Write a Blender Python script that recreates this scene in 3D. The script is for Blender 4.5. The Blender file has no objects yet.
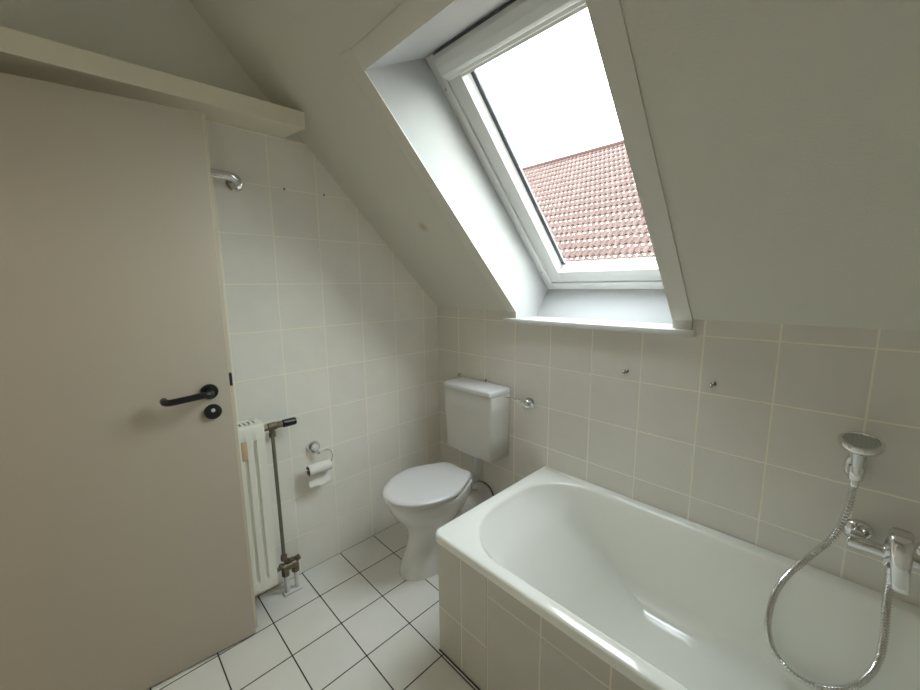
import bpy, bmesh, math, random
from mathutils import Vector, Matrix
random.seed(4)
SC = bpy.context.scene
COL = SC.collection
PI = math.pi

# ------------------------------------------------------------------ camera
cam_data = bpy.data.cameras.new('camera')
cam = bpy.data.objects.new('camera', cam_data)
COL.objects.link(cam)
SC.camera = cam
YAW, PITCH, ROLL = -0.7973, -0.1529, -0.01
_f = Vector((math.sin(YAW) * math.cos(PITCH), math.cos(YAW) * math.cos(PITCH), math.sin(PITCH)))
_r = Vector((math.cos(YAW), -math.sin(YAW), 0))
_u = _r.cross(_f)
_cr, _sr = math.cos(ROLL), math.sin(ROLL)
_r2 = _r * _cr + _u * _sr
_u2 = _u * _cr - _r * _sr
_m = Matrix((_r2, _u2, -_f)).transposed().to_4x4()
_m.translation = Vector((1.7543, -1.5268, 1.3802))
cam.matrix_world = _m
cam_data.sensor_fit = 'HORIZONTAL'
cam_data.sensor_width = 36.0
cam_data.lens = 383.43 / 920 * 36.0
cam_data.clip_start = 0.02
cam_data.clip_end = 200

# ------------------------------------------------------------------ view
SC.view_settings.view_transform = 'Standard'
SC.view_settings.look = 'None'
SC.view_settings.gamma = 1.0
SC.view_settings.use_curve_mapping = False
SC.view_settings.exposure = 0.6
SC.cycles.max_bounces = 16
SC.cycles.diffuse_bounces = 10
SC.cycles.glossy_bounces = 6
SC.cycles.transparent_max_bounces = 16

# ------------------------------------------------------------------ sky (bright, thin cloud)
SKY_STRENGTH = 10.0
W = bpy.data.worlds.new('sky')
SC.world = W
W.use_nodes = True
nt = W.node_tree
nt.nodes.clear()
wo = nt.nodes.new('ShaderNodeOutputWorld')
bg = nt.nodes.new('ShaderNodeBackground')
tc = nt.nodes.new('ShaderNodeTexCoord')
nz = nt.nodes.new('ShaderNodeTexNoise')
nz.inputs['Scale'].default_value = 2.6
nz.inputs['Detail'].default_value = 5
cr = nt.nodes.new('ShaderNodeValToRGB')
cr.color_ramp.elements[0].position = 0.42
cr.color_ramp.elements[0].color = (0.86, 0.95, 0.93, 1)
cr.color_ramp.elements[1].position = 0.56
cr.color_ramp.elements[1].color = (1.0, 0.96, 0.89, 1)
sp = nt.nodes.new('ShaderNodeSeparateXYZ')
mr = nt.nodes.new('ShaderNodeMapRange')
mr.inputs['From Min'].default_value = -0.02
mr.inputs['From Max'].default_value = 0.04
mx = nt.nodes.new('ShaderNodeMix')
mx.data_type = 'RGBA'
mx.inputs['A'].default_value = (0.20, 0.195, 0.18, 1)
nt.links.new(tc.outputs['Generated'], nz.inputs['Vector'])
nt.links.new(nz.outputs['Fac'], cr.inputs['Fac'])
nt.links.new(tc.outputs['Generated'], sp.inputs['Vector'])
nt.links.new(sp.outputs['Z'], mr.inputs['Value'])
nt.links.new(mr.outputs['Result'], mx.inputs['Factor'])
nt.links.new(cr.outputs['Color'], mx.inputs['B'])
zr = nt.nodes.new('ShaderNodeMapRange')
zr.inputs['From Min'].default_value = 0.55
zr.inputs['From Max'].default_value = 0.95
zm = nt.nodes.new('ShaderNodeMix')
zm.data_type = 'RGBA'
zm.inputs['B'].default_value = (0.88, 0.93, 1.0, 1)
nt.links.new(sp.outputs['Z'], zr.inputs['Value'])
nt.links.new(zr.outputs['Result'], zm.inputs['Factor'])
nt.links.new(mx.outputs['Result'], zm.inputs['A'])
nt.links.new(zm.outputs['Result'], bg.inputs['Color'])
bg.inputs['Strength'].default_value = SKY_STRENGTH
nt.links.new(bg.outputs['Background'], wo.inputs['Surface'])

# roof-window opening as a portal for the sky light
pd = bpy.data.lights.new('window_portal', 'AREA')
pd.shape = 'RECTANGLE'
pd.size, pd.size_y = 0.60, 1.05
pd.cycles.is_portal = True
po = bpy.data.objects.new('window_portal', pd)
COL.objects.link(po)
_n = Vector((0, -1, -1)).normalized()
_up = Vector((0, -1, 1)).normalized()
_x = _up.cross(-_n)
_pm = Matrix((_x, _up, -_n)).transposed().to_4x4()
_pm.translation = Vector((0.95, -0.10, 1.2545 + 0.10 + 0.50))
po.matrix_world = _pm

# hazy sun from behind our own roof: it reaches the neighbouring roof, not this window
sd = bpy.data.lights.new('sun', 'SUN')
sd.energy = 90.0
sd.angle = math.radians(3)
sd.color = (1.0, 0.93, 0.86)
so = bpy.data.objects.new('sun', sd)
COL.objects.link(so)
so.rotation_euler = Vector((0.90, -0.35, 0.30)).to_track_quat('Z', 'Y').to_euler()

# unseen fill light added in the hallway beyond the open door, behind the camera
HALL_W = 2.5
hd = bpy.data.lights.new('hall_fill', 'AREA')
hd.shape = 'DISK'
hd.size = 0.5
hd.energy = HALL_W
hd.color = (1.0, 0.96, 0.88)
ho = bpy.data.objects.new('hall_fill', hd)
COL.objects.link(ho)
ho.location = (0.75, -2.75, 2.30)


# ------------------------------------------------------------------ materials
def new_mat(name):
    m = bpy.data.materials.new(name)
    m.use_nodes = True
    n = m.node_tree
    b = n.nodes['Principled BSDF']
    return m, n, b


def mat(name, color, rough=0.5, metal=0.0, bump=0.0, bscale=300.0, vary=0.0, vscale=4.0, coat=0.0):
    m, n, b = new_mat(name)
    b.inputs['Base Color'].default_value = (*color, 1)
    b.inputs['Roughness'].default_value = rough
    b.inputs['Metallic'].default_value = metal
    b.inputs['Coat Weight'].default_value = coat
    b.inputs['Coat Roughness'].default_value = 0.05
    t = n.nodes.new('ShaderNodeTexCoord')
    if vary:
        z = n.nodes.new('ShaderNodeTexNoise')
        z.inputs['Scale'].default_value = vscale
        z.inputs['Detail'].default_value = 4
        n.links.new(t.outputs['Object'], z.inputs['Vector'])
        r = n.nodes.new('ShaderNodeMix')
        r.data_type = 'RGBA'
        r.inputs['A'].default_value = (*[c * (1 - vary) for c in color], 1)
        r.inputs['B'].default_value = (*[min(1, c * (1 + vary)) for c in color], 1)
        n.links.new(z.outputs['Fac'], r.inputs['Factor'])
        n.links.new(r.outputs['Result'], b.inputs['Base Color'])
    if bump:
        z = n.nodes.new('ShaderNodeTexNoise')
        z.inputs['Scale'].default_value = bscale
        z.inputs['Detail'].default_value = 3
        n.links.new(t.outputs['Object'], z.inputs['Vector'])
        p = n.nodes.new('ShaderNodeBump')
        p.inputs['Strength'].default_value = bump
        p.inputs['Distance'].default_value = 0.002
        n.links.new(z.outputs['Fac'], p.inputs['Height'])
        n.links.new(p.outputs['Normal'], b.inputs['Normal'])
    return m


def tile_mat(name, ax, off, pitch, gw, tile, grout, rough, grough, vary=0.02, bump=0.5):
    """square glazed tiles on a plane; ax = the two object axes; off, pitch in metres"""
    m, n, b = new_mat(name)
    L = n.links.new

    def math_(op, a, c=None, d=None):
        q = n.nodes.new('ShaderNodeMath')
        q.operation = op
        for i, v in enumerate((a, c, d)):
            if v is None:
                continue
            if isinstance(v, (int, float)):
                q.inputs[i].default_value = v
            else:
                L(v, q.inputs[i])
        return q.outputs[0]
    t = n.nodes.new('ShaderNodeTexCoord')
    s = n.nodes.new('ShaderNodeSeparateXYZ')
    L(t.outputs['Object'], s.inputs['Vector'])
    ds, ids = [], []
    for k in range(2):
        v = math_('DIVIDE', math_('SUBTRACT', s.outputs['XYZ'.index(ax[k])], off[k]), pitch[k])
        fr = math_('SUBTRACT', v, math_('FLOOR', v))
        ids.append(math_('FLOOR', v))
        ds.append(math_('MULTIPLY', math_('MINIMUM', fr, math_('SUBTRACT', 1.0, fr)), pitch[k]))
    d = math_('MINIMUM', ds[0], ds[1])
    mk = n.nodes.new('ShaderNodeMapRange')
    mk.interpolation_type = 'SMOOTHSTEP'
    mk.inputs['From Min'].default_value = gw * 0.5 - 0.0006
    mk.inputs['From Max'].default_value = gw * 0.5 + 0.0008
    L(d, mk.inputs['Value'])
    cx = n.nodes.new('ShaderNodeCombineXYZ')
    L(ids[0], cx.inputs[0])
    L(ids[1], cx.inputs[1])
    wn = n.nodes.new('ShaderNodeTexWhiteNoise')
    L(cx.outputs[0], wn.inputs['Vector'])
    tm = n.nodes.new('ShaderNodeMix')
    tm.data_type = 'RGBA'
    tm.inputs['A'].default_value = (*[c * (1 - vary) for c in tile], 1)
    tm.inputs['B'].default_value = (*[min(1, c * (1 + vary)) for c in tile], 1)
    L(wn.outputs['Value'], tm.inputs['Factor'])
    # soft mottled glaze
    z = n.nodes.new('ShaderNodeTexNoise')
    z.inputs['Scale'].default_value = 9.0
    z.inputs['Detail'].default_value = 5
    L(t.outputs['Object'], z.inputs['Vector'])
    zz = n.nodes.new('ShaderNodeMapRange')
    zz.inputs['To Min'].default_value = 0.95
    zz.inputs['To Max'].default_value = 1.05
    L(z.outputs['Fac'], zz.inputs['Value'])
    vm = n.nodes.new('ShaderNodeVectorMath')
    vm.operation = 'SCALE'
    L(tm.outputs['Result'], vm.inputs[0])
    L(zz.outputs['Result'], vm.inputs['Scale'])
    fm = n.nodes.new('ShaderNodeMix')
    fm.data_type = 'RGBA'
    fm.inputs['A'].default_value = (*grout, 1)
    L(vm.outputs['Vector'], fm.inputs['B'])
    L(mk.outputs['Result'], fm.inputs['Factor'])
    L(fm.outputs['Result'], b.inputs['Base Color'])
    rm = n.nodes.new('ShaderNodeMapRange')
    rm.inputs['To Min'].default_value = grough
    rm.inputs['To Max'].default_value = rough
    L(mk.outputs['Result'], rm.inputs['Value'])
    L(rm.outputs['Result'], b.inputs['Roughness'])
    hz = math_('ADD', mk.outputs['Result'], math_('MULTIPLY', z.outputs['Fac'], 0.25))
    bp = n.nodes.new('ShaderNodeBump')
    bp.inputs['Strength'].default_value = bump
    bp.inputs['Distance'].default_value = 0.0012
    L(hz, bp.inputs['Height'])
    L(bp.outputs['Normal'], b.inputs['Normal'])
    return m


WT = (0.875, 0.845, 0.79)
GR = (0.95, 0.90, 0.78)
M = {}
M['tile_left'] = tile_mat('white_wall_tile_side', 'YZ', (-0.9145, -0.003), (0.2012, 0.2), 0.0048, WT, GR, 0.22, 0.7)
M['tile_back'] = tile_mat('white_wall_tile_back_shaded', 'XZ', (0.179, 0.0), (0.204, 0.2), 0.0048, (0.745, 0.715, 0.66), (0.90, 0.855, 0.745), 0.22, 0.7)  # same white tile as the left wall; its shade is put into the colour
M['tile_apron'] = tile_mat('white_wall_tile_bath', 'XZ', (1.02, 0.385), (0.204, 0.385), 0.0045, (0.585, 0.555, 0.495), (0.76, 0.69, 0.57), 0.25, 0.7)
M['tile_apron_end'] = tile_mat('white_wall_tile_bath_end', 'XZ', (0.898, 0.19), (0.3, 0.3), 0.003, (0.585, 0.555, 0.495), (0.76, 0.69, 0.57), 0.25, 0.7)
M['tile_floor'] = tile_mat('white_floor_tile', 'XY', (0.0, -1.1104), (0.2003, 0.2002), 0.0045, (0.74, 0.73, 0.685), (0.035, 0.026, 0.018), 0.25, 0.8, vary=0.015)
M['paint'] = mat('textured_off_white_paint', (0.72, 0.70, 0.635), 0.75, bump=0.6, bscale=220, vary=0.03, vscale=3)
M['paint_gable'] = mat('grey_white_paint', (0.76, 0.75, 0.695), 0.8, bump=0.25, bscale=160, vary=0.03)
M['trim_paint'] = mat('white_satin_trim', (0.76, 0.74, 0.69), 0.35)
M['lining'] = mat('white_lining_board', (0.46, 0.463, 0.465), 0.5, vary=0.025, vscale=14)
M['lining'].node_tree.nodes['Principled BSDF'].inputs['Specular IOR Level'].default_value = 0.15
M['frame'] = mat('white_window_lacquer', (0.72, 0.72, 0.70), 0.3)
M['gasket'] = mat('grey_glazing_seal', (0.10, 0.10, 0.12), 0.5)
M['cream'] = mat('cream_beam_paint', (0.84, 0.79, 0.65), 0.6, vary=0.03)
M['door'] = mat('beige_door_lacquer', (0.52, 0.455, 0.375), 0.42, bump=0.08, bscale=120, vary=0.02, vscale=2)
M['door_edge'] = mat('pale_door_edge', (0.66, 0.59, 0.47), 0.5)
M['black'] = mat('black_plastic', (0.012, 0.012, 0.013), 0.3)
M['chrome'] = mat('chrome', (0.80, 0.80, 0.80), 0.10, metal=1.0)
M['steel'] = mat('dull_chrome', (0.66, 0.66, 0.65), 0.22, metal=1.0)
M['dark_steel'] = mat('dark_worn_chrome', (0.30, 0.30, 0.29), 0.22, metal=1.0)
M['joint'] = mat('dark_brown_floor_joint', (0.035, 0.026, 0.018), 0.8)
M['brass'] = mat('tarnished_brass', (0.20, 0.165, 0.115), 0.45, metal=0.7, vary=0.3, vscale=60)
M['pipe'] = mat('dull_grey_green_pipe', (0.17, 0.165, 0.125), 0.5, metal=0.35, vary=0.15, vscale=30)
M['ceramic'] = mat('white_ceramic', (0.74, 0.73, 0.70), 0.12, coat=0.4)
M['plastic'] = mat('white_plastic', (0.70, 0.69, 0.685), 0.28)
M['cistern'] = mat('off_white_plastic', (0.66, 0.645, 0.61), 0.3)
M['enamel'] = mat('white_bath_enamel', (0.885, 0.89, 0.835), 0.10, coat=0.5)
M['radiator'] = mat('cream_radiator_enamel', (0.86, 0.85, 0.77), 0.35)
M['wood'] = mat('pale_worn_patch', (0.62, 0.45, 0.28), 0.6)
M['paper'] = mat('white_paper', (0.82, 0.80, 0.76), 0.9, bump=0.3, bscale=400)
M['card'] = mat('grey_cardboard', (0.30, 0.26, 0.21), 0.9)
M['rubber'] = mat('grey_nozzle_plate', (0.48, 0.49, 0.47), 0.45)
M['dark'] = mat('dark_recess', (0.02, 0.02, 0.02), 0.8)
M['roof_tile'] = None
M['brick'] = mat('plastered_house_wall', (0.55, 0.50, 0.44), 0.9, vary=0.1)
M['hall'] = mat('hall_paint', (0.72, 0.70, 0.64), 0.8)
M['hall_floor'] = mat('hall_floor', (0.42, 0.36, 0.28), 0.6)

# thin window glass
m, n, b = new_mat('window_glass')
n.nodes.remove(b)
tr = n.nodes.new('ShaderNodeBsdfTransparent')
tr.inputs['Color'].default_value = (0.93, 0.955, 0.95, 1)
gl = n.nodes.new('ShaderNodeBsdfGlossy')
gl.inputs['Roughness'].default_value = 0.0
lw = n.nodes.new('ShaderNodeLayerWeight')
lw.inputs['Blend'].default_value = 0.5
pw = n.nodes.new('ShaderNodeMath')
pw.operation = 'POWER'
pw.inputs[1].default_value = 5.0
n.links.new(lw.outputs['Facing'], pw.inputs[0])
fr = n.nodes.new('ShaderNodeMath')
fr.operation = 'MULTIPLY_ADD'
fr.inputs[1].default_value = 0.92
fr.inputs[2].default_value = 0.012
n.links.new(pw.outputs[0], fr.inputs[0])
ms = n.nodes.new('ShaderNodeMixShader')
n.links.new(fr.outputs[0], ms.inputs[0])
n.links.new(tr.outputs[0], ms.inputs[1])
n.links.new(gl.outputs[0], ms.inputs[2])
n.links.new(ms.outputs[0], n.nodes['Material Output'].inputs['Surface'])
M['glass'] = m

# slope paint with one brown damp stain
m = M['paint'].copy()
m.name = 'textured_paint_with_stain'
n = m.node_tree
b = n.nodes['Principled BSDF']
src = b.inputs['Base Color'].links[0].from_socket
t = n.nodes.new('ShaderNodeTexCoord')
v = n.nodes.new('ShaderNodeVectorMath')
v.operation = 'DISTANCE'
v.inputs[1].default_value = (0.359, -0.39, 1.645)
n.links.new(t.outputs['Object'], v.inputs[0])
k = n.nodes.new('ShaderNodeMapRange')
k.interpolation_type = 'SMOOTHSTEP'
k.inputs['From Min'].default_value = 0.0
k.inputs['From Max'].default_value = 0.04
k.inputs['To Min'].default_value = 0.55
k.inputs['To Max'].default_value = 0.0
n.links.new(v.outputs['Value'], k.inputs['Value'])
x = n.nodes.new('ShaderNodeMix')
x.data_type = 'RGBA'
x.inputs['B'].default_value = (0.36, 0.28, 0.14, 1)
n.links.new(k.outputs['Result'], x.inputs['Factor'])
n.links.new(src, x.inputs['A'])
n.links.new(x.outputs['Result'], b.inputs['Base Color'])
M['slope'] = m

# clay roof tiles, weathered, varying from tile to tile
ROW, TW = 0.405, 0.165
m, n, b = new_mat('weathered_clay_roof_tile')
t = n.nodes.new('ShaderNodeTexCoord')
at = n.nodes.new('ShaderNodeVertexColor')
at.layer_name = 'tile_tone'
z = n.nodes.new('ShaderNodeTexNoise')
z.inputs['Scale'].default_value = 0.55
z.inputs['Detail'].default_value = 4
n.links.new(t.outputs['Object'], z.inputs['Vector'])
c1 = n.nodes.new('ShaderNodeMix')
c1.data_type = 'RGBA'
c1.inputs['A'].default_value = (0.0175, 0.0104, 0.0096, 1)
c1.inputs['B'].default_value = (0.0215, 0.0138, 0.0132, 1)
n.links.new(at.outputs['Color'], c1.inputs['Factor'])
c2 = n.nodes.new('ShaderNodeMix')
c2.data_type = 'RGBA'
c2.inputs['B'].default_value = (0.0175, 0.0115, 0.0090, 1)
k = n.nodes.new('ShaderNodeMapRange')
k.inputs['From Min'].default_value = 0.45
k.inputs['From Max'].default_value = 0.75
k.inputs['To Max'].default_value = 0.7
n.links.new(z.outputs['Fac'], k.inputs['Value'])
n.links.new(k.outputs['Result'], c2.inputs['Factor'])
n.links.new(c1.outputs['Result'], c2.inputs['A'])
n.links.new(c2.outputs['Result'], b.inputs['Base Color'])
b.inputs['Roughness'].default_value = 0.7
b.inputs['Specular IOR Level'].default_value = 0.08
M['roof_tile'] = m


# ------------------------------------------------------------------ mesh helpers
class MB:
    def __init__(self):
        self.bm = bmesh.new()
        self.mats = []

    def mi(self, mname):
        if mname is None:
            return 0
        if mname not in self.mats:
            self.mats.append(mname)
        return self.mats.index(mname)

    def _paint(self, faces, mname):
        i = self.mi(mname)
        for f in faces:
            f.material_index = i

    def box(self, a, b, mname=None, bevel=0.0, seg=2, mtx=None):
        bm = self.bm
        vs = [bm.verts.new((x, y, z)) for x in (a[0], b[0]) for y in (a[1], b[1]) for z in (a[2], b[2])]
        fs = [bm.faces.new([vs[i] for i in q]) for q in
              ((0, 1, 3, 2), (4, 6, 7, 5), (0, 4, 5, 1), (2, 3, 7, 6), (0, 2, 6, 4), (1, 5, 7, 3))]
        if mname:
            self._paint(fs, mname)
        if bevel:
            es = list({e for f in fs for e in f.edges})
            r = bmesh.ops.bevel(bm, geom=es, offset=bevel, segments=seg, profile=0.5, affect='EDGES')
            vs = list({v for f in r['faces'] for v in f.verts} | {v for v in vs if v.is_valid})
            if mname:
                self._paint(r['faces'], mname)
        if mtx is not None:
            bmesh.ops.transform(bm, matrix=mtx, verts=[v for v in vs if v.is_valid])
        return self

    def prism(self, poly, axis, a, b, mname=None, bevel=0.0):
        """poly in the two other axes (in xyz order), extruded from a to b along axis"""
        bm = self.bm

        def P(p, t):
            q = list(p)
            q.insert('xyz'.index(axis), t)
            return q
        A = [bm.verts.new(P(p, a)) for p in poly]
        B = [bm.verts.new(P(p, b)) for p in poly]
        fs = [bm.faces.new(A), bm.faces.new(B[::-1])]
        nn = len(poly)
        for i in range(nn):
            j = (i + 1) % nn
            fs.append(bm.faces.new((A[j], A[i], B[i], B[j])))
        if mname:
            self._paint(fs, mname)
        if bevel:
            es = list({e for f in fs for e in f.edges})
            r = bmesh.ops.bevel(bm, geom=es, offset=bevel, segments=2, profile=0.5, affect='EDGES')
            if mname:
                self._paint(r['faces'], mname)
        return self

    def loft(self, rings, cap0=True, cap1=True, mname=None, closed=True):
        bm = self.bm
        R = [[bm.verts.new(p) for p in r] for r in rings]
        fs = []
        nn = len(R[0])
        for a, b in zip(R, R[1:]):
            for i in range(nn if closed else nn - 1):
                j = (i + 1) % nn
                fs.append(bm.faces.new((a[i], a[j], b[j], b[i])))
        if cap0:
            fs.append(bm.faces.new(R[0][::-1]))
        if cap1:
            fs.append(bm.faces.new(R[-1]))
        if mname:
            self._paint(fs, mname)
        return self

    def tube(self, pts, r, seg=12, caps=True, mname=None):
        """round bar along points; r a number or one radius per point"""
        pts = [Vector(p) for p in pts]
        nn = len(pts)
        rs = r if isinstance(r, (list, tuple)) else [r] * nn
        tang = []
        for i in range(nn):
            a = pts[max(0, i - 1)]
            b = pts[min(nn - 1, i + 1)]
            tang.append((b - a).normalized())
        ref = Vector((0, 0, 1)) if abs(tang[0].z) < 0.9 else Vector((1, 0, 0))
        u = tang[0].cross(ref).normalized()
        rings = []
        for i in range(nn):
            t = tang[i]
            u = (u - t * u.dot(t)).normalized()
            w = t.cross(u)
            rings.append([pts[i] + (u * math.cos(2 * PI * k / seg) + w * math.sin(2 * PI * k / seg)) * rs[i] for k in range(seg)])
        return self.loft(rings, caps, caps, mname)

    def lathe(self, prof, origin, axis, seg=28, mname=None, sx=1.0, sy=1.0):
        """prof = [(radius, height)], turned about axis from origin"""
        ax = Vector(axis).normalized()
        ref = Vector((0, 0, 1)) if abs(ax.z) < 0.9 else Vector((1, 0, 0))
        u = ax.cross(ref).normalized()
        w = ax.cross(u)
        o = Vector(origin)
        rings = [[o + ax * h + (u * math.cos(2 * PI * k / seg) * sx + w * math.sin(2 * PI * k / seg) * sy) * max(r, 1e-4) for k in range(seg)] for r, h in prof]
        return self.loft(rings, True, True, mname)

    def build(self, name, m=None, parent=None, smooth=True, angle=35):
        bm = self.bm
        bmesh.ops.recalc_face_normals(bm, faces=bm.faces[:])
        me = bpy.data.meshes.new(name)
        bm.to_mesh(me)
        bm.free()
        if self.mats:
            for q in self.mats:
                me.materials.append(M[q])
        elif m:
            me.materials.append(M[m] if isinstance(m, str) else m)
        if smooth:
            me.shade_smooth()
            me.set_sharp_from_angle(angle=math.radians(angle))
        o = bpy.data.objects.new(name, me)
        COL.objects.link(o)
        if parent:
            place(o, parent)
        return o


def place(o, parent):
    """parent o keeping its world coordinates (parents are unrotated)"""
    o.parent = parent
    if parent.parent is None:
        o.matrix_parent_inverse = Matrix.Translation(-Vector(parent.location))


def thing(name, loc, label, cat, group=None, kind=None):
    o = bpy.data.objects.new(name, None)
    COL.objects.link(o)
    o.location = loc
    o.empty_display_size = 0.05
    return tag(o, label, cat, group, kind)


def tag(o, label, cat, group=None, kind=None):
    o['label'] = label
    o['category'] = cat
    if group:
        o['group'] = group
    if kind:
        o['kind'] = kind
    return o


def struct(o, label, cat):
    return tag(o, label, cat, kind='structure')


def catmull(P, n=12):
    P = [Vector(p) for p in P]
    Q = [P[0] * 2 - P[1]] + P + [P[-1] * 2 - P[-2]]
    out = []
    for i in range(1, len(Q) - 2):
        a, b, c, d = Q[i - 1:i + 3]
        for k in range(n):
            t = k / n
            out.append(0.5 * (2 * b + (c - a) * t + (2 * a - 5 * b + 4 * c - d) * t * t + (3 * b - a - 3 * c + d) * t ** 3))
    out.append(P[-1])
    return out


def rrect(x0, x1, y0, y1, z, radii, n=10, m=6):
    """rounded rectangle ring; radii = (rx, ry) for corners (x0,y0),(x1,y0),(x1,y1),(x0,y1)"""
    C = [((x0, y0), 1, 1, PI), ((x1, y0), -1, 1, 1.5 * PI), ((x1, y1), -1, -1, 0.0), ((x0, y1), 1, -1, 0.5 * PI)]
    pts = []
    arcs = []
    for (c, sx, sy, a0), (rx, ry) in zip(C, radii):
        cx, cy = c[0] + sx * rx, c[1] + sy * ry
        arcs.append([(cx + rx * math.cos(a0 + 0.5 * PI * k / n), cy + ry * math.sin(a0 + 0.5 * PI * k / n)) for k in range(n + 1)])
    for i in range(4):
        pts += arcs[i]
        a, b = arcs[i][-1], arcs[(i + 1) % 4][0]
        pts += [(a[0] + (b[0] - a[0]) * k / m, a[1] + (b[1] - a[1]) * k / m) for k in range(1, m)]
    return [(p[0], p[1], z) for p in pts]


# ================================================================== the room shell
H1 = 1.2545            # where the 45-degree slope meets the knee wall
XR, YF, ZC = 2.46, -2.06, 2.60
OX0, OX1 = 0.595, 1.303   # window opening
TOPY, TOPZ = -0.804, 2.0585
SILLZ = 1.219

mb = MB()
mb.box((-0.12, YF - 0.1, -0.1), (XR + 0.1, 0.4, 0.0), 'tile_floor')
struct(mb.build('floor', smooth=False), 'floor of square white tiles with dark brown joints', 'floor')

# left gable wall: tiled up to 2.0 m, painted above
mb = MB()
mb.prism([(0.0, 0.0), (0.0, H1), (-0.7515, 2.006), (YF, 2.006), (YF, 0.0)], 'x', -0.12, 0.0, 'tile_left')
mb.prism([(-0.7515, 2.006), (-1.3455, ZC), (YF, ZC), (YF, 2.006)], 'x', -0.12, -0.008, 'paint_gable')
struct(mb.build('wall_left', smooth=False), 'gable wall with white square tiles below and grey paint above', 'wall')

# knee wall, notched for the window
mb = MB()
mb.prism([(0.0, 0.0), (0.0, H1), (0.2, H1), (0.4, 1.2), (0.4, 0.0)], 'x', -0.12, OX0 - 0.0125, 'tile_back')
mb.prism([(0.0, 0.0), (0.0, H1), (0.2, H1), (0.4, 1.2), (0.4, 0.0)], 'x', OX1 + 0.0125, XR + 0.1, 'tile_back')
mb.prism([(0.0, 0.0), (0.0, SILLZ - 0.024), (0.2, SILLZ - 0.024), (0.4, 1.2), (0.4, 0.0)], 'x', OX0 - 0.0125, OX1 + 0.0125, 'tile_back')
struct(mb.build('wall_back', smooth=False), 'low tiled wall behind the toilet and the bath, under the sloping ceiling', 'wall')

mb = MB()
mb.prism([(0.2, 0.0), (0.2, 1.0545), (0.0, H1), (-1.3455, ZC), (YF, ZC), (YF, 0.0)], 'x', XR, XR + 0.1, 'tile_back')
struct(mb.build('wall_right', smooth=False), 'gable wall at the tap end of the bath', 'wall')

mb = MB()
DX0, DX1, DZ = 0.11, 0.98, 1.99
mb.box((-0.12, YF - 0.1, 0), (DX0, YF, ZC), 'paint_gable')
mb.box((DX1, YF - 0.1, 0), (XR + 0.1, YF, ZC), 'paint_gable')
mb.box((DX0, YF - 0.1, DZ), (DX1, YF, ZC), 'paint_gable')
struct(mb.build('wall_front', smooth=False), 'painted wall with the doorway, opposite the roof window', 'wall')

mb = MB()
mb.box((-0.12, YF - 0.1, ZC), (XR + 0.1, -1.2, ZC + 0.1), 'paint')
struct(mb.build('ceiling', smooth=False), 'flat painted ceiling strip above the slope', 'ceiling')

# sloping ceiling with a thick roof build-up round the opening
def slope_poly(ya, yb, o0=0.0, o1=0.44):
    # region of the roof between y=ya and y=yb (ya > yb), inner face o0, outer face o1
    return [(ya, H1 - ya + o0), (yb, H1 - yb + o0), (yb, H1 - yb + o1), (ya, H1 - ya + o1)]
mb = MB()
mb.prism([(0.0, H1), (-1.46, H1 + 1.46), (-1.46 + 0.2, H1 + 1.46 + 0.24), (0.32, H1 + 0.12), (0.3, H1)], 'x', -0.12, OX0 - 0.0125, 'slope')
mb.prism([(0.0, H1), (-1.46, H1 + 1.46), (-1.46 + 0.2, H1 + 1.46 + 0.24), (0.32, H1 + 0.12), (0.3, H1)], 'x', OX1 + 0.0125, XR + 0.1, 'slope')
mb.prism([(TOPY, TOPZ), (-1.46, H1 + 1.46), (-1.26, H1 + 1.70), (-0.56, 2.255), (-0.56, 2.20)], 'x', OX0 - 0.0125, OX1 + 0.0125, 'slope')
struct(mb.build('ceiling_slope', smooth=False), 'sloping off-white textured ceiling round the roof window', 'ceiling')

# boxed-in beam along the gable wall over the door
mb = MB()
def bz(y):
    return -(-0.82 - y) * 0.022
mb.bm.verts.ensure_lookup_table()
pts = []
for y, dx in ((-0.812, 0), (YF, 0)):
    yy = y
    pts.append([(-0.008, yy - (0.027 if y > -1 else 0), 2.007 + bz(yy)), (0.150, yy, 2.007 + bz(yy)),
                (0.150, yy, 2.069 + bz(yy)), (-0.008, yy - (0.027 if y > -1 else 0), 2.069 + bz(yy))])
mb.loft(pts)
bm_ = mb.bm
bmesh.ops.bevel(bm_, geom=list(bm_.edges), offset=0.0012, segments=1, profile=0.5, affect='EDGES')
struct(mb.build('beam', 'cream'), 'cream boxed beam running along the gable wall above the open door', 'beam')

# hallway seen through the doorway behind the camera
mb = MB()
hx0, hx1, hy0, hy1, hz = -0.3, 1.6, -3.5, YF - 0.1, 2.4
mb.box((hx0, hy0, -0.1), (hx1, hy1, 0.0), 'hall_floor')
mb.box((hx0, hy0, hz), (hx1, hy1, hz + 0.1), 'hall')
mb.box((hx0 - 0.1, hy0 - 0.1, -0.1), (hx0, hy1, hz + 0.1), 'hall')
mb.box((hx1, hy0 - 0.1, -0.1), (hx1 + 0.1, hy1, hz + 0.1), 'hall')
mb.box((hx0, hy0 - 0.1, -0.1), (hx1, hy0, hz + 0.1), 'hall')
struct(mb.build('wall_hall', smooth=False), 'pale hallway walls beyond the doorway', 'hallway')

# ------------------------------------------------------------------ roof window
win = thing('window_1', (0.949, 0.0, SILLZ), 'white roof window in a deep white lined opening in the sloping ceiling', 'window', kind='structure')
FO = 0.38                                # y + z - H1 of the frame face
FYB, FYT = FO - 0.105, FO - 0.932        # y of the lower and upper frame edges on that plane
def fp(s, o=0.0):
    """(y, z) on the window plane: s metres up the slope from the lower frame edge, o metres out into the room"""
    q = math.sqrt(0.5)
    return (FYB - s * q - o * q, H1 + FO - FYB + s * q - o * q)
FL = (FYB - FYT) / math.sqrt(0.5)        # length up the slope
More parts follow.
